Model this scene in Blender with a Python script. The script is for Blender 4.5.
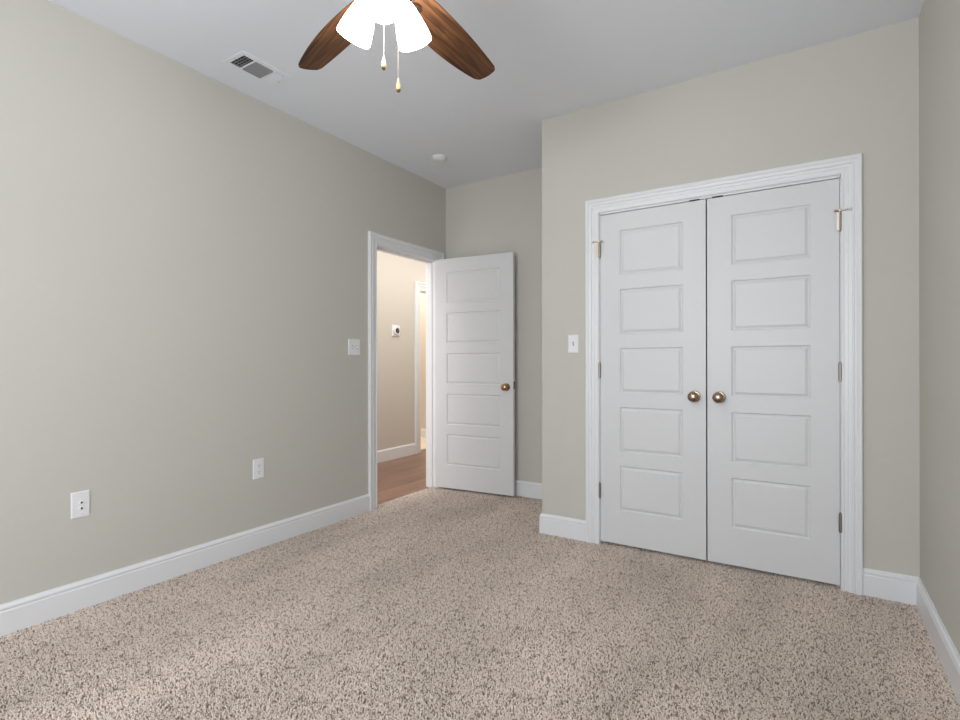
import bpy, bmesh, math, random
import numpy as np
from mathutils import Vector, Matrix

for o in list(bpy.data.objects):
    bpy.data.objects.remove(o)
S = bpy.context.scene
COL = S.collection
R = math.radians

# ------------------------------------------------------------ camera
cam_d = bpy.data.cameras.new('camera')
cam = bpy.data.objects.new('camera', cam_d); COL.objects.link(cam)
cam.location = (0, 0, 1.1357)
cam.rotation_euler = (Matrix.Rotation(0.564, 4, 'Z') @ Matrix.Rotation(R(90), 4, 'X') @ Matrix.Rotation(-0.0016, 4, 'Z')).to_euler()
cam_d.sensor_width = 36
cam_d.lens = 520.6458 / 960 * 36
cam_d.shift_y = 1.74 / 960
cam_d.clip_start = 0.02
S.camera = cam

# ------------------------------------------------------------ world, lights, exposure
W = bpy.data.worlds.new('sky'); S.world = W; W.use_nodes = True
W.node_tree.nodes['Background'].inputs[0].default_value = (0.75, 0.85, 1, 1)
W.node_tree.nodes['Background'].inputs[1].default_value = 1.5
S.view_settings.view_transform = 'Standard'
S.view_settings.look = 'None'
S.view_settings.gamma = 1
S.view_settings.exposure = -0.20
S.cycles.max_bounces = 12
S.cycles.diffuse_bounces = 8
S.cycles.sample_clamp_indirect = 8

def area(name, loc, rot, sx, sy, power, color, spread=180):
    d = bpy.data.lights.new(name, 'AREA'); d.shape = 'RECTANGLE'; d.size = sx; d.size_y = sy
    d.energy = power; d.color = color; d.spread = R(spread)
    o = bpy.data.objects.new(name, d); COL.objects.link(o)
    o.location = loc; o.rotation_euler = rot
    return o
# daylight through the window in the back wall, behind the camera
area('window_daylight', (-0.90, -1.58, 1.50), (R(92), 0, 0), 1.75, 1.5, 86, (0.90, 0.95, 1.0))
# side fill at an unseen right-wall window, added to brighten the left wall
area('side_fill', (0.42, -0.85, 1.50), (R(91), 0, R(90)), 1.05, 1.5, 20, (0.90, 0.95, 1.0))
# unseen area lights added to fill the hallway and far room
area('hall_ceiling_fill', (-3.35, 4.6, 2.70), (0, 0, 0), 0.7, 4.0, 50, (1.0, 0.97, 0.94))
area('hall_end_fill', (-3.5, 1.95, 1.15), (R(90), 0, 0), 0.9, 1.9, 17, (1.0, 0.98, 0.96))  # added to even out the hall wall
area('far_room_fill', (-5.2, 5.5, 2.70), (0, 0, 0), 0.6, 0.6, 40, (1.0, 0.87, 0.72))

# ------------------------------------------------------------ dimensions
H = 2.74
XL, XR = -2.8495, 0.4338          # left / right wall faces
YB, YC, YA = -1.60, 3.1473, 3.9127 # back wall, closet wall, alcove back wall
XE = -1.5020                       # corner where the closet wall begins
WT = 0.115
XH = -4.145                        # hall wall face
CO0, CO1, COT = -1.1045, 0.1299, 2.0504   # closet opening
DO0, DO1, DOT = 2.998, 3.768, 2.041       # bedroom doorway along Y
BH = 0.131

# ------------------------------------------------------------ materials
def mat(name, base=(0.8, 0.8, 0.8), rough=0.6, metal=0.0, spec=0.5):
    m = bpy.data.materials.new(name); m.use_nodes = True
    b = m.node_tree.nodes['Principled BSDF']
    b.inputs['Base Color'].default_value = (*base, 1)
    b.inputs['Roughness'].default_value = rough
    b.inputs['Metallic'].default_value = metal
    b.inputs['Specular IOR Level'].default_value = spec
    return m
def nodes(m): return m.node_tree.nodes, m.node_tree.links, m.node_tree.nodes['Principled BSDF']
def add_bump(m, scale, strength, dist=0.002, detail=3, coord='Object'):
    n, l, b = nodes(m)
    tc = n.new('ShaderNodeTexCoord'); no = n.new('ShaderNodeTexNoise'); bp = n.new('ShaderNodeBump')
    no.inputs['Scale'].default_value = scale; no.inputs['Detail'].default_value = detail
    bp.inputs['Strength'].default_value = strength; bp.inputs['Distance'].default_value = dist
    l.new(tc.outputs[coord], no.inputs['Vector']); l.new(no.outputs['Fac'], bp.inputs['Height'])
    l.new(bp.outputs['Normal'], b.inputs['Normal'])
    return m
def add_mottle(m, c1, c2, scale, detail=4):
    n, l, b = nodes(m)
    tc = n.new('ShaderNodeTexCoord'); no = n.new('ShaderNodeTexNoise'); mx = n.new('ShaderNodeMix')
    mx.data_type = 'RGBA'
    no.inputs['Scale'].default_value = scale; no.inputs['Detail'].default_value = detail
    mx.inputs[6].default_value = (*c1, 1); mx.inputs[7].default_value = (*c2, 1)
    l.new(tc.outputs['Object'], no.inputs['Vector']); l.new(no.outputs['Fac'], mx.inputs[0])
    l.new(mx.outputs[2], b.inputs['Base Color'])
    return m

M = {}
M['wall'] = add_bump(add_mottle(mat('greige_wall_paint', rough=0.75, spec=0.3), (0.545, 0.529, 0.479), (0.565, 0.549, 0.498), 1.2), 160, 0.12, 0.001)
M['hall_wall'] = add_bump(add_mottle(mat('hall_wall_paint', rough=0.75, spec=0.3), (0.60, 0.555, 0.50), (0.62, 0.575, 0.515), 1.2), 160, 0.12, 0.001)
M['ceiling'] = add_bump(add_mottle(mat('ceiling_paint', rough=0.9, spec=0.2), (0.800, 0.828, 0.885), (0.820, 0.848, 0.905), 2), 220, 0.15, 0.001)
M['trim'] = add_bump(mat('white_trim_paint', (0.76, 0.768, 0.785), 0.34, spec=0.5), 40, 0.03, 0.001)
M['door'] = add_bump(mat('white_door_paint', (0.670, 0.672, 0.682), 0.42, spec=0.5), 90, 0.06, 0.0008)
M['plastic'] = mat('white_plastic', (0.80, 0.80, 0.82), 0.35)
M['slot'] = mat('grey_slot', (0.35, 0.35, 0.36), 0.5)
M['dark'] = mat('dark_hole', (0.02, 0.02, 0.02), 0.6)
M['backing'] = mat('carpet_backing', (0.13, 0.105, 0.09), 1.0, spec=0.1)
M['bronze'] = mat('aged_bronze', (0.36, 0.265, 0.195), 0.24, 1.0)
M['bronze_reflect'] = mat('bronze_hall_reflection', (0.46, 0.285, 0.17), 0.22, 1.0)  # warm hallway reflection put into the bedroom knob's bronze colour
M['nickel'] = mat('satin_nickel', (0.33, 0.29, 0.25), 0.36, 1.0)
M['latch'] = mat('dark_bronze', (0.10, 0.07, 0.05), 0.4, 1.0)
M['hinge_white'] = mat('painted_hinge', (0.70, 0.70, 0.72), 0.35, 0.2)
M['brass'] = mat('pale_brass', (0.72, 0.63, 0.53), 0.3, 1.0)
M['tile'] = mat('cream_floor', (0.70, 0.62, 0.52), 0.5)
M['black_plastic'] = mat('dark_thermostat_face', (0.04, 0.035, 0.03), 0.15)
M['fob'] = mat('cream_fob', (0.50, 0.36, 0.21), 0.4)
M['fob_dark'] = mat('fob_brown', (0.16, 0.09, 0.05), 0.4)

def wood(name, c1, c2, c3, axis, scale, rough, plank=None):
    m = mat(name, c1, rough); n, l, b = nodes(m)
    tc = n.new('ShaderNodeTexCoord'); mp = n.new('ShaderNodeMapping')
    sc = [1.0, 1.0, 1.0]; sc[axis] = 0.07
    mp.inputs['Scale'].default_value = sc
    no = n.new('ShaderNodeTexNoise'); no.inputs['Scale'].default_value = scale; no.inputs['Detail'].default_value = 6
    no.inputs['Distortion'].default_value = 0.6
    rp = n.new('ShaderNodeValToRGB')
    e = rp.color_ramp.elements; e[0].position = 0.30; e[0].color = (*c2, 1); e[1].position = 0.72; e[1].color = (*c3, 1)
    k = e.new(0.5); k.color = (*c1, 1)
    l.new(tc.outputs['Object'], mp.inputs[0]); l.new(mp.outputs[0], no.inputs['Vector']); l.new(no.outputs['Fac'], rp.inputs[0])
    out = rp.outputs[0]
    if plank:
        br = n.new('ShaderNodeTexBrick'); m2 = n.new('ShaderNodeMapping')
        m2.inputs['Rotation'].default_value = (0, 0, R(90))
        br.inputs['Scale'].default_value = 1.0; br.inputs['Brick Width'].default_value = 1.1
        br.inputs['Row Height'].default_value = plank; br.inputs['Mortar Size'].default_value = 0.0018
        br.inputs['Color1'].default_value = (0.82, 0.82, 0.82, 1); br.inputs['Color2'].default_value = (1.1, 1.08, 1.05, 1)
        br.inputs['Mortar'].default_value = (0.35, 0.3, 0.3, 1)
        l.new(tc.outputs['Object'], m2.inputs[0]); l.new(m2.outputs[0], br.inputs['Vector'])
        mx = n.new('ShaderNodeMix'); mx.data_type = 'RGBA'; mx.blend_type = 'MULTIPLY'; mx.inputs[0].default_value = 1
        l.new(out, mx.inputs[6]); l.new(br.outputs['Color'], mx.inputs[7]); out = mx.outputs[2]
    l.new(out, b.inputs['Base Color'])
    return m
M['hall_floor'] = wood('hall_floor_wood', (0.235, 0.130, 0.088), (0.17, 0.088, 0.058), (0.30, 0.175, 0.12), 1, 16, 0.33, plank=0.11)
M['blade'] = wood('walnut_blade', (0.105, 0.044, 0.018), (0.026, 0.011, 0.006), (0.20, 0.088, 0.036), 0, 60, 0.55)
M['blade'].node_tree.nodes['Principled BSDF'].inputs['Specular IOR Level'].default_value = 0.25

def shade_material():
    m = mat('lit_frosted_glass', (0.95, 0.93, 0.9), 0.3)
    n, l, b = nodes(m)
    b.inputs['Emission Color'].default_value = (1.0, 0.96, 0.91, 1)
    b.inputs['Emission Strength'].default_value = 30
    return m
M['shade'] = shade_material()

def carpet_material():
    m = mat('carpet_yarn', (0.4, 0.35, 0.3), 0.95, spec=0.1)
    n, l, b = nodes(m)
    at = n.new('ShaderNodeAttribute'); at.attribute_name = 'tuft'
    rp = n.new('ShaderNodeValToRGB'); rp.color_ramp.interpolation = 'LINEAR'
    e = rp.color_ramp.elements
    e[0].position = 0.0; e[0].color = (0.23, 0.18, 0.15, 1)
    e[1].position = 1.0; e[1].color = (0.84, 0.745, 0.66, 1)
    for p, c in ((0.12, (0.30, 0.24, 0.20)), (0.22, (0.60, 0.505, 0.435)), (0.6, (0.74, 0.635, 0.555))):
        k = e.new(p); k.color = (*c, 1)
    geo = n.new('ShaderNodeNewGeometry')
    no = n.new('ShaderNodeTexNoise'); no.inputs['Scale'].default_value = 2.2; no.inputs['Detail'].default_value = 3
    mr = n.new('ShaderNodeMapRange'); mr.inputs['From Min'].default_value = 0.35; mr.inputs['From Max'].default_value = 0.65
    mr.inputs['To Min'].default_value = 0.86; mr.inputs['To Max'].default_value = 1.08  # vacuum streaks: shading of leaning pile put into the yarn colour
    mx = n.new('ShaderNodeMix'); mx.data_type = 'RGBA'; mx.blend_type = 'MULTIPLY'; mx.inputs[0].default_value = 1
    l.new(at.outputs['Fac'], rp.inputs[0]); mp = n.new('ShaderNodeMapping'); mp.inputs['Rotation'].default_value = (0, 0, R(-28)); mp.inputs['Scale'].default_value = (1.25, 0.42, 1)
    l.new(geo.outputs['Position'], mp.inputs[0]); l.new(mp.outputs[0], no.inputs['Vector'])
    l.new(no.outputs['Fac'], mr.inputs['Value']); l.new(rp.outputs[0], mx.inputs[6]); l.new(mr.outputs[0], mx.inputs[7])
    l.new(mx.outputs[2], b.inputs['Base Color'])
    return m
M['carpet'] = carpet_material()

# ------------------------------------------------------------ mesh helpers
class MB:
    def __init__(s): s.v = []; s.f = []; s.sm = []
    def add(s, vs, fs, smooth=False, M4=None):
        o = len(s.v)
        for p in vs:
            p = Vector(p)
            if M4 is not None: p = M4 @ p
            s.v.append(p[:])
        for f in fs: s.f.append([o + i for i in f]); s.sm.append(smooth)
    def box(s, x0, x1, y0, y1, z0, z1, M4=None):
        vs = [(x, y, z) for z in (z0, z1) for y in (y0, y1) for x in (x0, x1)]
        s.add(vs, [(0, 2, 3, 1), (4, 5, 7, 6), (0, 1, 5, 4), (2, 6, 7, 3), (0, 4, 6, 2), (1, 3, 7, 5)], False, M4)
        return s
    def lathe(s, prof, M4=None, seg=32, smooth=True):
        # prof: (r, z) from bottom to top, about +Z
        vs = []; fs = []; n = len(prof)
        for r, z in prof:
            for k in range(seg):
                a = 2 * math.pi * k / seg; vs.append((r * math.cos(a), r * math.sin(a), z))
        for i in range(n - 1):
            for k in range(seg):
                k2 = (k + 1) % seg
                fs.append((i * seg + k, i * seg + k2, (i + 1) * seg + k2, (i + 1) * seg + k))
        if prof[0][0] > 1e-6: fs.append(tuple(range(seg))[::-1])
        if prof[-1][0] > 1e-6: fs.append(tuple((n - 1) * seg + k for k in range(seg)))
        s.add(vs, fs, smooth, M4); return s
    def cyl(s, p, q, r, seg=16, smooth=True):
        p = Vector(p); q = Vector(q); d = q - p
        m = Matrix.Translation(p) @ d.to_track_quat('Z', 'Y').to_matrix().to_4x4()
        return s.lathe([(r, 0), (r, d.length)], m, seg, smooth)
    def build(s, name, m, parent=None, bevel=None, auto=None, merge=True):
        me = bpy.data.meshes.new(name); me.from_pydata(s.v, [], s.f)
        me.polygons.foreach_set('use_smooth', s.sm)
        bm = bmesh.new(); bm.from_mesh(me)
        if merge: bmesh.ops.remove_doubles(bm, verts=bm.verts, dist=1e-6)
        bmesh.ops.recalc_face_normals(bm, faces=bm.faces)
        if any(s.sm):
            for e in bm.edges:
                if len(e.link_faces) == 2 and e.calc_face_angle(0) > R(35): e.smooth = False
        bm.to_mesh(me); bm.free(); me.update()
        me.materials.append(m)
        o = bpy.data.objects.new(name, me); COL.objects.link(o)
        if parent: o.parent = parent
        if bevel:
            b = o.modifiers.new('bevel', 'BEVEL'); b.width = bevel; b.segments = 2; b.limit_method = 'ANGLE'; b.angle_limit = R(50)
        return o

def tag(o, label=None, cat=None, group=None, kind=None):
    if label: o['label'] = label
    if cat: o['category'] = cat
    if group: o['group'] = group
    if kind: o['kind'] = kind
    return o
def empty(name, loc=(0, 0, 0), rot=(0, 0, 0)):
    o = bpy.data.objects.new(name, None); COL.objects.link(o); o.location = loc; o.rotation_euler = rot
    o.empty_display_size = 0.1
    return o

# ------------------------------------------------------------ shell
def structure(name, mb, m, label, cat, bevel=None):
    return tag(mb.build(name, m, bevel=bevel, merge=False), label, cat, kind='structure')
X0 = XL - WT
structure('floor', MB().box(X0 + 0.06, XR + WT, YB - WT, YA + WT, -0.15, -0.0125), M['backing'],
          'bedroom floor under the beige speckled carpet', 'floor')
w = MB().box(X0, XL, YB - WT, DO0 - .012, -0.15, H).box(X0, XL, DO1 + .012, 7.0, -0.15, H).box(X0, XL, DO0 - .012, DO1 + .012, DOT + .012, H)
structure('wall_left', w, M['wall'], 'long greige painted wall on the left with the doorway', 'wall')
SY0, SY1 = -1.40, -0.30
structure('wall_right', MB().box(XR, XR + WT, SY1, YA + WT, -0.15, H).box(XR, XR + WT, YB - WT, SY0, -0.15, H)
          .box(XR, XR + WT, SY0, SY1, -0.15, 0.72).box(XR, XR + WT, SY0, SY1, 2.28, H), M['wall'], 'greige wall at the far right edge beside the closet wall', 'wall')
# back wall with a window behind the camera
WX0, WX1, WZ0, WZ1 = -1.8, 0.0, 0.72, 2.28
w = (MB().box(X0, WX0, YB - WT, YB, -0.15, H).box(WX1, XR + WT, YB - WT, YB, -0.15, H)
     .box(WX0, WX1, YB - WT, YB, -0.15, WZ0).box(WX0, WX1, YB - WT, YB, WZ1, H))
structure('wall_back', w, M['wall'], 'greige wall with the window, behind the viewer', 'wall')
w = (MB().box(XE, CO0 - 0.018, YC, YC + WT, -0.15, H).box(CO1 + 0.018, XR, YC, YC + WT, -0.15, H)
     .box(CO0 - 0.018, CO1 + 0.018, YC, YC + WT, COT + 0.018, H).box(XE, XE + WT, YC + WT, YA, -0.15, H))
structure('wall_closet', w, M['wall'], 'greige wall around the white double closet doors', 'wall')
structure('wall_alcove', MB().box(XL, XR, YA, YA + WT, -0.15, H), M['wall'], 'shaded greige wall behind the open white door', 'wall')
structure('ceiling', MB().box(-6.3, XR + WT, YB - WT, 7.1, H, H + 0.12), M['ceiling'], 'smooth pale grey painted ceiling with vent and fan', 'ceiling')
# hallway and room beyond
HO0, HO1, HOT = 5.14, 5.96, 2.03
structure('hall_floor', MB().box(XH - 0.10, X0 + 0.06, 1.9, 7.0, -0.15, -0.008), M['hall_floor'],
          'reddish brown wood plank floor of the hallway', 'floor').name = 'floor_hall'
w = MB().box(XH - WT, XH, 1.9, HO0 - .01, -0.15, H).box(XH - WT, XH, HO1 + .01, 7.0, -0.15, H).box(XH - WT, XH, HO0 - .01, HO1 + .01, HOT + .01, H)
structure('wall_hall', w, M['hall_wall'], 'warm beige hallway wall carrying the thermostat', 'wall')
structure('wall_hall_end', MB().box(XH - WT, X0, 7.0, 7.1, -0.15, H).box(XH - WT, X0, 1.8, 1.9, -0.15, H), M['hall_wall'], 'beige end walls of the hallway', 'wall')
structure('wall_far_room', MB().box(-6.2, XH - WT, 6.18, 6.28, -0.15, H).box(-6.3, -6.2, 4.5, 6.28, -0.15, H).box(-6.2, XH - WT, 4.4, 4.5, -0.15, H),
          M['hall_wall'], 'cream wall seen through the second doorway past the hallway', 'wall')
structure('floor_far_room', MB().box(-6.3, XH - 0.10, 4.4, 6.28, -0.15, 0.0), M['tile'], 'cream coloured floor past the hallway doorway', 'floor')

# window behind the camera
wf = MB()
for a in ((WX0, WX1, WZ0, WZ0 + .05), (WX0, WX1, WZ1 - .05, WZ1), (WX0, WX0 + .05, WZ0, WZ1), (WX1 - .05, WX1, WZ0, WZ1),
          (WX0, WX1, 1.48, 1.53)):
    wf.box(a[0], a[1], YB - 0.09, YB - 0.045, a[2], a[3])
win = structure('window_1', wf, M['trim'], 'white framed window in the wall behind the viewer', 'window')
gm = mat('window_glass', (1, 1, 1), 0.02); gm.node_tree.nodes['Principled BSDF'].inputs['Transmission Weight'].default_value = 1
MB().box(WX0 + .05, WX1 - .05, YB - 0.071, YB - 0.066, WZ0 + .05, WZ1 - .05).build('pane', gm, win)

wf = MB()  # unseen side window, added to go with the fill light
for a in ((SY0, SY1, WZ0, WZ0 + .05), (SY0, SY1, WZ1 - .05, WZ1), (SY0, SY0 + .05, WZ0, WZ1), (SY1 - .05, SY1, WZ0, WZ1), (SY0, SY1, 1.48, 1.53)):
    wf.box(XR + 0.045, XR + 0.09, a[0], a[1], a[2], a[3])
win = structure('added_window', wf, M['trim'], 'unseen white framed window added in the right wall beside the viewer', 'window')
MB().box(XR + .066, XR + .071, SY0 + .05, SY1 - .05, WZ0 + .05, WZ1 - .05).build('pane', gm, win)

# carpet: tufts on a square patch, laid side by side by a geometry node tree
def carpet():
    rng = np.random.default_rng(7)
    T = 17; tile = 3.405 / T; n = 43
    d = tile / n; V = []; F = []; A = []
    for i in range(n):
        for j in range(n):
            cx = (i + .5) * d - tile / 2 + rng.normal() * d * .22; cy = (j + .5) * d - tile / 2 + rng.normal() * d * .22
            ang = rng.uniform(0, 2 * math.pi); lean = abs(rng.normal()) * 0.0035
            h = 0.0125 + rng.normal() * 0.0014; tone = rng.random()
            if tone < .5: tone = tone * 0.6 if rng.random() < .72 else .3 + tone
            r = [0.0016, 0.0025, 0.0023, 0.0009]; zz = [0.0, h * .5, h * .85, h]
            of = [0, lean * .25, lean * .8, lean * 1.25]
            o = len(V); tw = rng.uniform(0, 6.28)
            for k in range(4):
                for q in range(5):
                    t = tw + q * 2 * math.pi / 5 + k * .5
                    V.append((cx + math.cos(ang) * of[k] + r[k] * math.cos(t), cy + math.sin(ang) * of[k] + r[k] * math.sin(t), zz[k] - 0.0125))
                    A.append(tone)
            for k in range(3):
                for q in range(5):
                    q2 = (q + 1) % 5
                    F.append((o + k * 5 + q, o + k * 5 + q2, o + (k + 1) * 5 + q2, o + (k + 1) * 5 + q))
            F.append(tuple(o + 15 + q for q in range(5)))
    me = bpy.data.meshes.new('carpet'); me.from_pydata(V, [], F)
    me.polygons.foreach_set('use_smooth', [True] * len(F))
    at = me.attributes.new('tuft', 'FLOAT', 'POINT'); at.data.foreach_set('value', A)
    me.materials.append(M['carpet'])
    o = bpy.data.objects.new('carpet', me); COL.objects.link(o)
    g = bpy.data.node_groups.new('lay_carpet', 'GeometryNodeTree')
    g.interface.new_socket('Geometry', in_out='INPUT', socket_type='NodeSocketGeometry')
    g.interface.new_socket('Geometry', in_out='OUTPUT', socket_type='NodeSocketGeometry')
    N = g.nodes; L = g.links
    gi = N.new('NodeGroupInput'); go = N.new('NodeGroupOutput')
    TY = 28
    gr = N.new('GeometryNodeMeshGrid')
    gr.inputs['Size X'].default_value = tile * (T - 1); gr.inputs['Size Y'].default_value = tile * (TY - 1)
    gr.inputs['Vertices X'].default_value = T; gr.inputs['Vertices Y'].default_value = TY
    ip = N.new('GeometryNodeInstanceOnPoints'); rv = N.new('FunctionNodeRandomValue'); rv.data_type = 'INT'
    rv.inputs[4].default_value = 0; rv.inputs[5].default_value = 3
    mul = N.new('ShaderNodeMath'); mul.operation = 'MULTIPLY'; mul.inputs[1].default_value = math.pi / 2
    cx = N.new('ShaderNodeCombineXYZ')
    L.new(rv.outputs[2], mul.inputs[0]); L.new(mul.outputs[0], cx.inputs[2]); L.new(cx.outputs[0], ip.inputs['Rotation'])
    L.new(gr.outputs[0], ip.inputs['Points']); L.new(gi.outputs[0], ip.inputs['Instance']); L.new(ip.outputs[0], go.inputs[0])
    md = o.modifiers.new('lay', 'NODES'); md.node_group = g
    o.location = (-2.905 + tile * T / 2, 3.905 - tile * TY / 2, 0)
    tag(o, 'beige and brown speckled cut pile carpet covering the bedroom floor', 'carpet', kind='stuff')
carpet()

# ------------------------------------------------------------ baseboards
BPROF = [(0, 0), (.015, 0), (.015, .096), (.0125, .100), (.0125, .104), (.0150, .107), (.0150, .113), (.012, .118), (.0075, .1215), (.0055, .1275), (0, .1275)]
def baseboard(name, runs, label, m='trim', z=-0.008):
    # runs: (p0, p1, normal, e0, e1): e = +1 lengthen with thickness (outer mitre), -1 shorten (inner mitre), 0 square
    mb = MB()
    for p0, p1, nrm, e0, e1 in runs:
        p0 = Vector((*p0, 0)); p1 = Vector((*p1, 0)); n = Vector((*nrm, 0)); d = (p1 - p0).normalized()
        vs = []
        for t, zz in BPROF: vs.append(p0 + n * t - d * (e0 * t) + Vector((0, 0, z if zz == 0 else zz)))
        for t, zz in BPROF: vs.append(p1 + n * t + d * (e1 * t) + Vector((0, 0, z if zz == 0 else zz)))
        k = len(BPROF); fs = [(i, (i + 1) % k, k + (i + 1) % k, k + i) for i in range(k)]
        fs += [tuple(range(k))[::-1], tuple(range(k, 2 * k))]
        mb.add(vs, fs)
    return structure(name, mb, M[m], label, 'baseboard')
CW = 0.088
baseboard('baseboard_left', [((XL, YB), (XL, DO0 - CW - .003), (1, 0), -1, 0)], 'tall white baseboard along the long left wall')
baseboard('baseboard_alcove', [((XL, YA), (XE, YA), (0, -1), 0, 0)], 'white baseboard behind the open door')
baseboard('baseboard_closet_left', [((XE, YC), (CO0 - CW, YC), (0, -1), 1, 0), ((XE, YA - .015), (XE, YC), (-1, 0), 0, 1)],
          'short white baseboard left of the closet doors, turning the corner')
baseboard('baseboard_closet_right', [((CO1 + CW, YC), (XR, YC), (0, -1), 0, -1)], 'short white baseboard right of the closet doors')
baseboard('baseboard_right', [((XR, YC), (XR, YB), (-1, 0), -1, -1)], 'white baseboard along the right wall')
baseboard('baseboard_back', [((XR, YB), (XL, YB), (0, 1), -1, -1)], 'white baseboard below the window behind the viewer')
baseboard('baseboard_hall', [((XH, 1.9), (XH, HO0 - .112), (1, 0), 0, 0), ((XH, HO1 + .112), (XH, 7.0), (1, 0), 0, 0)], 'white baseboard at the foot of the hallway wall')
baseboard('baseboard_far_room', [((-6.2, 6.18), (XH - WT, 6.18), (0, -1), 0, 0)], 'white baseboard in the room past the hallway')

# ------------------------------------------------------------ casings (mitred, stepped profile)
CPROF = [(0, 0), (0, .0085), (.004, .0125), (.011, .0125), (.013, .0095), (.028, .0105), (.030, .0135), (.044, .0145), (.046, .0190),
         (.052, .0190), (.055, .0150), (.062, .0165), (.068, .0215), (.073, .0235), (.082, .0235), (.086, .0190), (.086, 0)]
def casing(mb, u0, u1, zt, frame, width=.086, z0=-0.008, both=True):
    # opening u0..u1, head at zt; frame(u, t, z) -> world point
    sc = width / .086; pr = [(a * sc, t) for a, t in CPROF]; k = len(pr)
    rings = [[frame(u0 - a, t, z0) for a, t in pr], [frame(u0 - a, t, zt + a) for a, t in pr],
             [frame(u1 + a, t, zt + a) for a, t in pr], [frame(u1 + a, t, z0) for a, t in pr]]
    vs = [p for r_ in rings for p in r_]; fs = []
    for j in range(3):
        for i in range(k):
            i2 = (i + 1) % k; fs.append((j * k + i, j * k + i2, (j + 1) * k + i2, (j + 1) * k + i))
    fs += [tuple(range(k)), tuple(3 * k + i for i in range(k))]
    mb.add(vs, fs)
# closet
mb = MB(); casing(mb, CO0 - .003, CO1 + .0035, COT + .011, lambda u, t, z: (u, YC - t, z), .0855)
structure('trim_1', mb, M['trim'], 'white stepped casing framing the double closet doors', 'door casing')
mb = (MB().box(CO0 - .018, CO0 - .0005, YC, YC + WT, -0.012, COT + .018).box(CO1 + .0005, CO1 + .018, YC, YC + WT, -0.012, COT + .018)
      .box(CO0 - .018, CO1 + .018, YC, YC + WT, COT, COT + .018)
      .box(CO0, CO0 + .012, YC + .04, YC + .07, -0.012, COT).box(CO1 - .012, CO1, YC + .04, YC + .07, -0.012, COT))
structure('trim_2', mb, M['trim'], 'white jamb inside the closet opening', 'door jamb')
# bedroom doorway
mb = MB(); casing(mb, DO0 - .003, DO1 + .005, DOT + .003, lambda u, t, z: (XL + t, u, z), .090)
casing(mb, DO0 - .004, DO1 + .004, DOT + .004, lambda u, t, z: (X0 - t, u, z), .086)
structure('trim_3', mb, M['trim'], 'white casing around the open bedroom doorway', 'door casing')
mb = (MB().box(X0, XL, DO0 - .012, DO0, -0.012, DOT).box(X0, XL, DO1, DO1 + .012, -0.012, DOT)
      .box(X0, XL, DO0 - .012, DO1 + .012, DOT, DOT + .012)
      .box(XL - .085, XL - .045, DO0, DO0 + .010, -0.012, DOT).box(XL - .085, XL - .045, DO1 - .010, DO1, -0.012, DOT)
      .box(XL - .085, XL - .045, DO0 + .010, DO1 - .010, DOT - .010, DOT))
structure('trim_4', mb, M['trim'], 'white jamb and stop lining the bedroom doorway', 'door jamb')
# hall doorway
mb = MB(); casing(mb, HO0, HO1, HOT, lambda u, t, z: (XH + t, u, z), .108)
mb.box(XH - WT, XH, HO0 - .01, HO0, -0.012, HOT).box(XH - WT, XH, HO1, HO1 + .01, -0.012, HOT).box(XH - WT, XH, HO0 - .01, HO1 + .01, HOT, HOT + .01)
structure('trim_5', mb, M['trim'], 'white casing of the second doorway across the hallway', 'door casing')

# ------------------------------------------------------------ five-panel doors
def leaf_mesh(w, h, t, stile, rows, y0):
    # front faces -Y at y0, back at y0+t; rows: list of (z0, z1)
    mb = MB()
    xs = [0, stile, w - stile, w]; zs = [0]
    for a, b in rows: zs += [a, b]
    zs.append(h)
    prof = [(0, 0), (.0025, .0045), (.006, .0075), (.010, .0075), (.0165, .0045), (.0195, .0035), (.0215, .0010), (.024, .0010)]
    for side in (0, 1):
        def P(x, d, z): return (x, (y0 + d) if side == 0 else (y0 + t - d), z)
        for i in range(3):
            for j in range(len(zs) - 1):
                a, b, c, d = xs[i], xs[i + 1], zs[j], zs[j + 1]
                if i == 1 and j % 2 == 1:
                    prev = None
                    for ins, dep in prof:
                        ring = [P(a + ins, dep, c + ins), P(b - ins, dep, c + ins), P(b - ins, dep, d - ins), P(a + ins, dep, d - ins)]
                        if prev:
                            for k in range(4):
                                mb.add([prev[k], prev[(k + 1) % 4], ring[(k + 1) % 4], ring[k]], [(0, 1, 2, 3)])
                        prev = ring
                    mb.add(prev, [(0, 1, 2, 3)])
                else:
                    mb.add([P(a, 0, c), P(b, 0, c), P(b, 0, d), P(a, 0, d)], [(0, 1, 2, 3)])
    ya, yb = y0, y0 + t
    for j in range(len(zs) - 1):
        for x in (0, w): mb.add([(x, ya, zs[j]), (x, yb, zs[j]), (x, yb, zs[j + 1]), (x, ya, zs[j + 1])], [(0, 1, 2, 3)])
    for i in range(3):
        for z in (0, h): mb.add([(xs[i], ya, z), (xs[i + 1], ya, z), (xs[i + 1], yb, z), (xs[i], yb, z)], [(0, 1, 2, 3)])
    return mb
ROWS = [(0.2055 + i * 0.3602, 0.2055 + i * 0.3602 + 0.273) for i in range(5)]
RX = Matrix.Rotation(R(90), 4, 'X')       # +Z -> -Y
def knob(parent, x, z, y, m, both=False, t=.035):
    prof = [(.0325, 0), (.0325, .003), (.029, .007), (.015, .009), (.0115, .013), (.0115, .024), (.016, .028), (.0235, .033), (.0285, .040),
            (.0300, .047), (.0285, .054), (.0235, .060), (.015, .0645), (.006, .066), (0, .066)]
    mb = MB().lathe(prof, Matrix.Translation((x, y, z)) @ RX, 40)
    if both: mb.lathe(prof[:-5] + [(.022, .0555), (0, .0565)], Matrix.Translation((x, y + t, z)) @ Matrix.Rotation(R(-90), 4, 'X'), 40)
    return mb.build('knob', m, parent)
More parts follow.
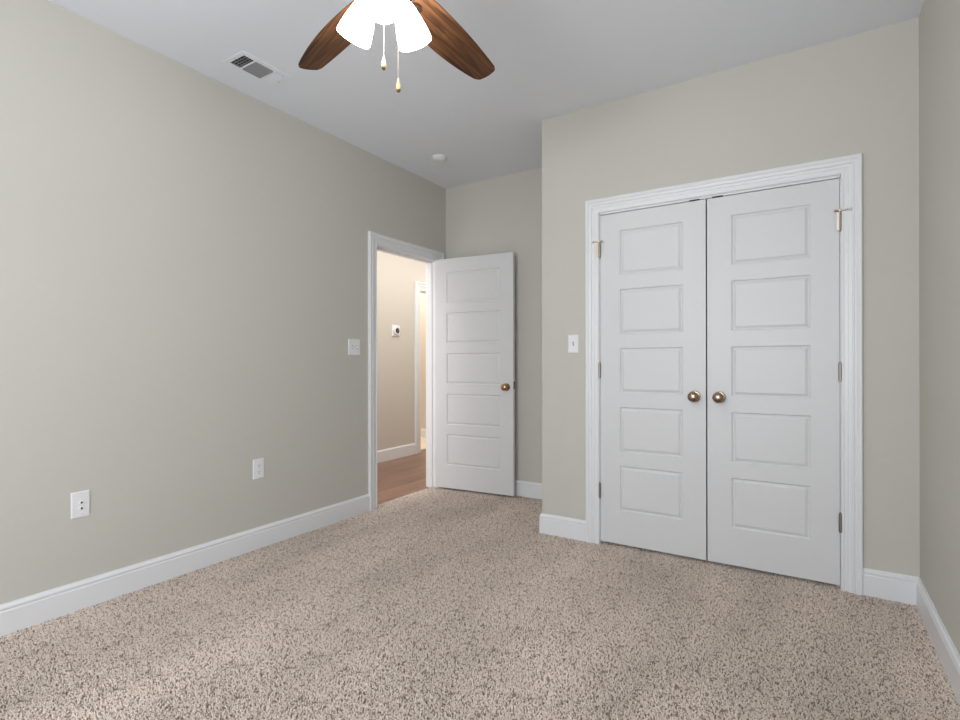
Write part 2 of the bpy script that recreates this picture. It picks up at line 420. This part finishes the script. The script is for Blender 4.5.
def hinge(parent, x, y, z, m, h=.089, leafdir=1):
    mb = MB()
    for i in range(5):
        mb.cyl((x, y, z + i * h / 5 + .0006), (x, y, z + (i + 1) * h / 5 - .0006), .0078, 14)
    mb.cyl((x, y, z - .004), (x, y, z + h + .004), .005, 12)
    mb.lathe([(.0045, 0), (.0056, .002), (.0035, .005), (0, .006)], Matrix.Translation((x, y, z + h + .002)), 12)
    mb.box(x - .0012, x + .0012, y, y + .032, z, z + h)
    return mb.build('hinge', m, parent)
def pin_stop(hg, x, y, z, side):
    # hinge pin door stop: ring, threaded arm with a round pad, and a plate
    mb = MB().lathe([(.010, 0), (.010, .008), (.007, .010), (0, .011)], Matrix.Translation((x, y - .001, z)), 16)
    mb.cyl((x, y, z + .004), (x + side * .038, y - .018, z + .004), .0032, 10)
    mb.cyl((x, y, z + .004), (x - side * .020, y - .014, z + .004), .0036, 10)
    mb.cyl((x - side * .018, y - .016, z + .004), (x - side * .022, y - .010, z + .004), .0065, 14)
    mb.box(x - (.022 if side < 0 else .014), x - .005, y - .0055, y - .003, z - .092, z - .002)
    mb.build('stop_arm', M['brass'], hg)
    MB().cyl((x + side * .036, y - .0190, z + .004), (x + side * .044, y - .0215, z + .004), .0085, 16).build('stop_pad', M['plastic'], hg)

WD = 0.6122; HD = 2.0278; ZB = 0.0185
for k, (x, side, lab) in enumerate(((CO0 + .0014, -1, 'left white five panel closet door with bronze knob on its right edge'),
                                   (-.4840, 1, 'right white five panel closet door with bronze knob on its left edge'))):
    d = empty('door_%d' % (k + 2), (x, YC + .0015, ZB)); tag(d, lab, 'door', kind='structure')
    leaf_mesh(WD, HD, .035, .1235, ROWS, 0).build('door_leaf', M['door'], d, bevel=.0012)
    kx = (WD - .060) if side < 0 else .0625
    knob(d, kx, .918, 0, M['bronze'])
    hx = -.0015 if side < 0 else WD + .0015
    for i, hz in enumerate((0.270, 1.018, 1.765)):
        hg = hinge(d, hx, -.0085, hz, M['nickel'])
        if i == 2: pin_stop(hg, hx, -.0100, hz + .094, side)
# ball catch strike plates in the closet head
for i, (a, b) in enumerate(((-.578, -.522), (-.458, -.402))):
    s = MB().box(a, b, YC - .0012, YC + .030, COT - .0045, COT + .0035).build('strike_plate', M['dark'])
    tag(s, 'dark metal catch plate in the closet head above the %s door' % ('left' if i == 0 else 'right'), 'catch plate', 'catch plates above the closet doors')

# bedroom door, open against the alcove wall
bd = empty('door_1', (XL + .008, DO1 + .004, ZB), (0, 0, R(5.6))); tag(bd, 'white five panel bedroom door standing open in front of the alcove wall', 'door', kind='structure')
leaf = leaf_mesh(.758, HD + .001, .035, .118, [(a * .995, b * .995) for a, b in ROWS], -.043)
leaf.v = [(p[0] + .004, p[1], p[2]) for p in leaf.v]
leaf.build('door_leaf', M['door'], bd, bevel=.0012)
knob(bd, .700, .905, -.043, M['bronze_reflect'], both=True)
MB().box(.7615, .7632, -.038, -.012, .890, .952).build('latch_plate', M['latch'], bd)
MB().box(.762, .770, -.030, -.018, .910, .926).build('latch_bolt', M['nickel'], bd)
for hz in (0.19, 1.0, 1.76): hinge(bd, -.001, -.030, hz, M['hinge_white'])

# ------------------------------------------------------------ wall plates
def plate_mesh(w, h, t=.006):
    mb = MB(); b = .004
    vs = []
    for (iw, y) in ((0, 0), (0, -t * .45), (b, -t)):
        vs += [(-w / 2 + iw, y, -h / 2 + iw), (w / 2 - iw, y, -h / 2 + iw), (w / 2 - iw, y, h / 2 - iw), (-w / 2 + iw, y, h / 2 - iw)]
    fs = [(0, 1, 2, 3), (8, 9, 10, 11)]
    for r_ in (0, 1):
        for k in range(4): fs.append((r_ * 4 + k, r_ * 4 + (k + 1) % 4, r_ * 4 + 4 + (k + 1) % 4, r_ * 4 + 4 + k))
    mb.add(vs, fs); return mb
def screws(e, pts, y=-.006):
    for x, z in pts: MB().lathe([(.0032, 0), (.003, .0008), (0, .0012)], Matrix.Translation((x, y, z)) @ RX, 12).build('screw', M['plastic'], e)
LW = (0, 0, R(90))   # local -Y -> +X
# cable jack plate
e = empty('cable_jack_plate', (XL, 1.046, .4795), LW); tag(e, 'white wall plate with two dark jacks, nearest the left edge', 'wall plate')
plate_mesh(.074, .120).build('plate', M['plastic'], e)
for z, r_ in ((.010, .0062), (-.016, .0055)):
    j = MB().lathe([(r_ + .003, 0), (r_ + .003, .003), (r_, .0035), (r_, .010), (.0035, .010), (.0035, .003)], Matrix.Translation((0, -.005, z)) @ RX, 20).build('jack', M['plastic'], e)
    MB().lathe([(.0046, 0), (.0046, .0105), (0, .0105)], Matrix.Translation((0, -.005, z)) @ RX, 12).build('jack_hole', M['dark'], j)
screws(e, [(0, .046), (0, -.046)])
# duplex outlet
e = empty('power_outlet', (XL, 1.966, .484), LW); tag(e, 'white duplex power outlet low on the left wall between jack plate and doorway', 'power outlet')
plate_mesh(.074, .120).build('plate', M['plastic'], e)
for z in (.020, -.020):
    s = MB().lathe([(.0165, 0), (.0165, .0015), (.0158, .002), (0, .002)], Matrix.Translation((0, -.006, z)) @ RX, 28).build('socket', M['plastic'], e)
    MB().box(-.0075, -.0055, -.0084, -.0075, z - .002, z + .007).box(.0055, .0075, -.0084, -.0075, z - .001, z + .006).cyl((0, -.0075, z - .008), (0, -.0084, z - .008), .0025, 10).build('slot', M['dark'], s)
screws(e, [(0, 0)])
def toggle(e, x):
    MB().box(x - .0055, x + .0055, -.0068, -.0055, -.0125, .0125).build('switch_slot', M['slot'], e)
    m4 = Matrix.Translation((x, -.006, .001)) @ Matrix.Rotation(R(22), 4, 'X')
    MB().box(-.0042, .0042, -.0135, 0, -.0038, .0038, m4).build('toggle', M['plastic'], e, bevel=.001)
e = empty('light_switch', (XL, 2.760, 1.246), LW); tag(e, 'white double toggle light switch beside the bedroom doorway', 'light switch')
plate_mesh(.118, .118).build('plate', M['plastic'], e)
for x in (-.023, .023): toggle(e, x); screws(e, [(x, .030), (x, -.030)])
e = empty('light_switch', (-1.2805, YC, 1.250)); tag(e, 'white single toggle light switch left of the closet doors', 'light switch')
plate_mesh(.070, .116).build('plate', M['plastic'], e); toggle(e, 0); screws(e, [(0, .030), (0, -.030)])
# thermostat in the hall
e = empty('thermostat', (XH, 4.685, 1.505), LW); tag(e, 'round dark thermostat on a square white plate on the hallway wall', 'thermostat')
plate_mesh(.135, .130, .008).build('plate', M['plastic'], e)
MB().lathe([(.050, 0), (.050, .016), (.047, .021), (.033, .022)], Matrix.Translation((0.0, -.007, 0)) @ RX, 40).build('ring', M['trim'], e)
MB().lathe([(.0325, 0), (.0325, .0225), (.030, .0245), (0, .0250)], Matrix.Translation((0.0, -.007, 0)) @ RX, 40).build('dial_face', M['black_plastic'], e)
MB().box(-.006, .008, -.0330, -.0315, -.014, .014).build('display', M['nickel'], e)

# ------------------------------------------------------------ ceiling vent and smoke detector
vx, vy = -2.553, 1.764
e = empty('ceiling_vent', (vx, vy, H)); tag(e, 'white rectangular louvred air vent in the ceiling above the left wall', 'air vent')
fw, fl = .092, .151          # half sizes in X, Y
gw, gl = .062, .124
fr = MB()
def flange(mb, a, b, c, d):
    mb.box(a, b, c, d, -.0035, 0)
flange(fr, -fw, -gw, -fl, fl); flange(fr, gw, fw, -fl, fl); flange(fr, -gw, gw, -fl, -gl); flange(fr, -gw, gw, gl, fl)
fr.box(-gw, gw, -.066, -.054, -.0035, 0).box(-gw, gw, .054, .066, -.0035, 0)
fr.build('frame', M['ceiling'], e, bevel=.0015)
MB().box(-gw, gw, -gl, gl, -.0016, -.0004).build('duct_shade', M['dark'], e)  # flat dark sheet, shade of the duct put into its colour
vm = mat('vent_louvre_enamel', (0.30, 0.30, 0.31), 0.5)
def louvre(x0, x1, y0, y1, tilt, axis):
    cx_, cy_ = (x0 + x1) / 2, (y0 + y1) / 2
    m4 = Matrix.Translation((cx_, cy_, -.0045)) @ Matrix.Rotation(R(tilt), 4, axis)
    return MB().box(-(x1 - x0) / 2, (x1 - x0) / 2, -(y1 - y0) / 2, (y1 - y0) / 2, -.0004, .0004, m4).build('louvre', vm, e)
for i in range(9):
    x = -gw + .007 + i * (2 * gw - .014) / 8
    louvre(x - .0055, x + .0055, -.054, .054, -42, 'Y')
for i in range(5):
    x = -gw + .012 + i * (2 * gw - .024) / 4; louvre(x - .003, x + .003, -gl, -.066, 50, 'Y')
for i in range(3):
    y = -gl + .012 + i * .0165; louvre(-gw, gw, y - .0022, y + .0022, 0, 'X')
for i in range(5):
    y = .072 + i * .0115; louvre(-gw, gw, y - .0062, y + .0058, -8, 'X').data.materials[0] = M['ceiling']
for sy in (-1, 1): MB().lathe([(.0035, 0), (.003, .001), (0, .0015)], Matrix.Translation((0, sy * (fl - .016), -.007)) @ Matrix.Rotation(R(180), 4, 'X'), 10).build('screw', M['nickel'], e)

e = empty('smoke_detector', (-2.452, 3.285, H)); tag(e, 'small round white smoke detector on the ceiling near the doorway', 'smoke detector')
FX = Matrix.Rotation(R(180), 4, 'X')
MB().lathe([(.062, 0), (.062, .006), (.059, .008)], FX, 40).build('base', M['plastic'], e)
MB().lathe([(.054, .0075), (.054, .010), (.049, .017), (.036, .023), (.018, .0255), (0, .026)], FX, 40).build('cover', M['plastic'], e)

# ------------------------------------------------------------ ceiling fan
FC = (-1.190, 1.293); BZ = 2.393
fan = empty('ceiling_fan', (FC[0], FC[1], H)); tag(fan, 'ceiling fan with five walnut blades and a lit three lamp kit', 'ceiling fan')
def Z(z): return z - H
MB().lathe([(.070, Z(2.740)), (.070, Z(2.728)), (.058, Z(2.700)), (.030, Z(2.670)), (.018, Z(2.664))][::-1], None, 40).build('canopy', M['bronze'], fan)
MB().lathe([(.0125, Z(2.53)), (.0125, Z(2.69))], None, 20).build('downrod', M['bronze'], fan)
MB().lathe([(0, Z(2.375)), (.075, Z(2.378)), (.115, Z(2.392)), (.140, Z(2.420)), (.145, Z(2.455)), (.135, Z(2.490)), (.095, Z(2.515)), (.040, Z(2.535)), (.020, Z(2.56)), (0.0125, Z(2.56))], None, 48).build('motor_housing', M['bronze'], fan)
MB().lathe([(0, Z(2.290)), (.020, Z(2.292)), (.042, Z(2.302)), (.052, Z(2.325)), (.054, Z(2.350)), (.050, Z(2.378))], None, 40).build('switch_housing', M['bronze'], fan)

def blade_mesh():
    mb = MB(); r0, r1 = .135, .649; n = 26; t = .0045
    cu = np.polyfit([0, .6, 1], [.051, .073, .050], 2); cd = np.polyfit([0, .6, 1], [.078, .071, .050], 2)
    rs = [r0 + (r1 - r0) * i / n for i in range(n + 1)]
    up = []; dn = []
    for i, r_ in enumerate(rs):
        q = (r_ - r0) / (r1 - r0)
        up.append((r_, float(np.polyval(cu, q)))); dn.append((r_, -float(np.polyval(cd, q))))
    hw = up[-1][1]; tip = []
    for k in range(1, 10):
        y = hw * (1 - 2 * k / 10); q = (y / hw)
        tip.append((r1 + .012 * (1 - q * q), y))
    # round the two tip corners
    up[-1] = (r1 - .004, hw - .004); dn[-1] = (r1 - .004, -hw + .004)
    root = [(r0 - .010, -.050), (r0 - .014, 0), (r0 - .010, .036)]
    loop = up + tip + dn[::-1] + root
    k = len(loop)
    vs = [(x, y, -t / 2) for x, y in loop] + [(x, y, t / 2) for x, y in loop]
    fs = [tuple(range(k))[::-1], tuple(range(k, 2 * k))] + [(i, (i + 1) % k, k + (i + 1) % k, k + i) for i in range(k)]
    mb.add(vs, fs); return mb
def iron_mesh():
    mb = MB(); pts = [(.090, .020), (.105, .014), (.120, .014), (.132, .026), (.155, .030), (.170, .018), (.176, 0)]
    loop = pts + [(x, -y) for x, y in pts[-2::-1]]
    k = len(loop); zf = lambda x: -.0055 - .0 * x
    vs = [(x, y, zf(x) - .0035) for x, y in loop] + [(x, y, zf(x) + .001) for x, y in loop]
    fs = [tuple(range(k))[::-1], tuple(range(k, 2 * k))] + [(i, (i + 1) % k, k + (i + 1) % k, k + i) for i in range(k)]
    mb.add(vs, fs)
    for x, y in ((.145, .016), (.145, -.016), (.164, 0)):
        mb.lathe([(.0048, 0), (.004, .002), (0, .003)], Matrix.Translation((x, y, -.009)) @ FX, 12)
    return mb
b0 = i0 = None
for i in range(5):
    rot = Matrix.Translation((0, 0, Z(BZ))) @ Matrix.Rotation(R(90.2 + 72 * i), 4, 'Z') @ Matrix.Rotation(R(-12.8), 4, 'X')
    if b0 is None:
        b = b0 = blade_mesh().build('blade', M['blade'], fan, bevel=.001); ir = i0 = iron_mesh().build('blade_bracket', M['bronze'], b)
    else:
        b = b0.copy(); COL.objects.link(b); b.parent = fan; ir = i0.copy(); COL.objects.link(ir); ir.parent = b
    b.matrix_local = rot

# light kit: three frosted bell shades
SP = [(.024, 0), (.030, .006), (.036, .022), (.044, .050), (.0515, .080), (.0565, .105), (.0585, .122), (.0575, .128),
      (.0555, .128), (.0545, .104), (.049, .080), (.0415, .050), (.033, .022), (.022, .008)]
for i, (az, tl) in enumerate(((-50, 26), (70, 24), (190, 28))):
    d = Matrix.Rotation(R(az), 4, 'Z')
    m4 = d @ Matrix.Translation((.066, 0, Z(2.352))) @ Matrix.Rotation(R(180 - tl), 4, 'Y')
    arm = MB().cyl((.045 * math.cos(R(az)), .045 * math.sin(R(az)), Z(2.345)), (.070 * math.cos(R(az)), .070 * math.sin(R(az)), Z(2.350)), .010, 14)
    arm.lathe([(.026, -.012), (.028, 0), (.028, .012), (.020, .014)], m4, 28).build('lamp_holder', M['bronze'], fan)
    sh = MB(); sh.lathe(SP, m4, 40); sh.build('lamp_shade', M['shade'], fan)
def chain(x, y, z0, z1):
    c = MB(); n = int((z0 - z1) / .0042)
    c.cyl((x, y, Z(z0)), (x, y, Z(z1)), .0009, 6)
    for i in range(n):
        zc = z0 - (i + .5) * (z0 - z1) / n
        c.lathe([(0, -.0016), (.0014, -.0008), (.0014, .0008), (0, .0016)], Matrix.Translation((x, y, Z(zc))), 6)
    c = c.build('pull_chain', M['brass'], fan)
    f = MB().lathe([(.0016, 0), (.0030, -.006), (.0058, -.018), (.0082, -.030), (.0086, -.036), (.0080, -.040)][::-1], Matrix.Translation((x, y, Z(z1))), 20).build('fob', M['fob'], c)
    MB().lathe([(0, -.0475), (.004, -.0465), (.0072, -.043), (.0078, -.0395), (0, -.0395)], Matrix.Translation((x, y, Z(z1))), 20).build('fob_tip', M['fob_dark'], f)
chain(-.003, -.002, 2.300, 2.152)
chain(.027, .036, 2.300, 2.086)
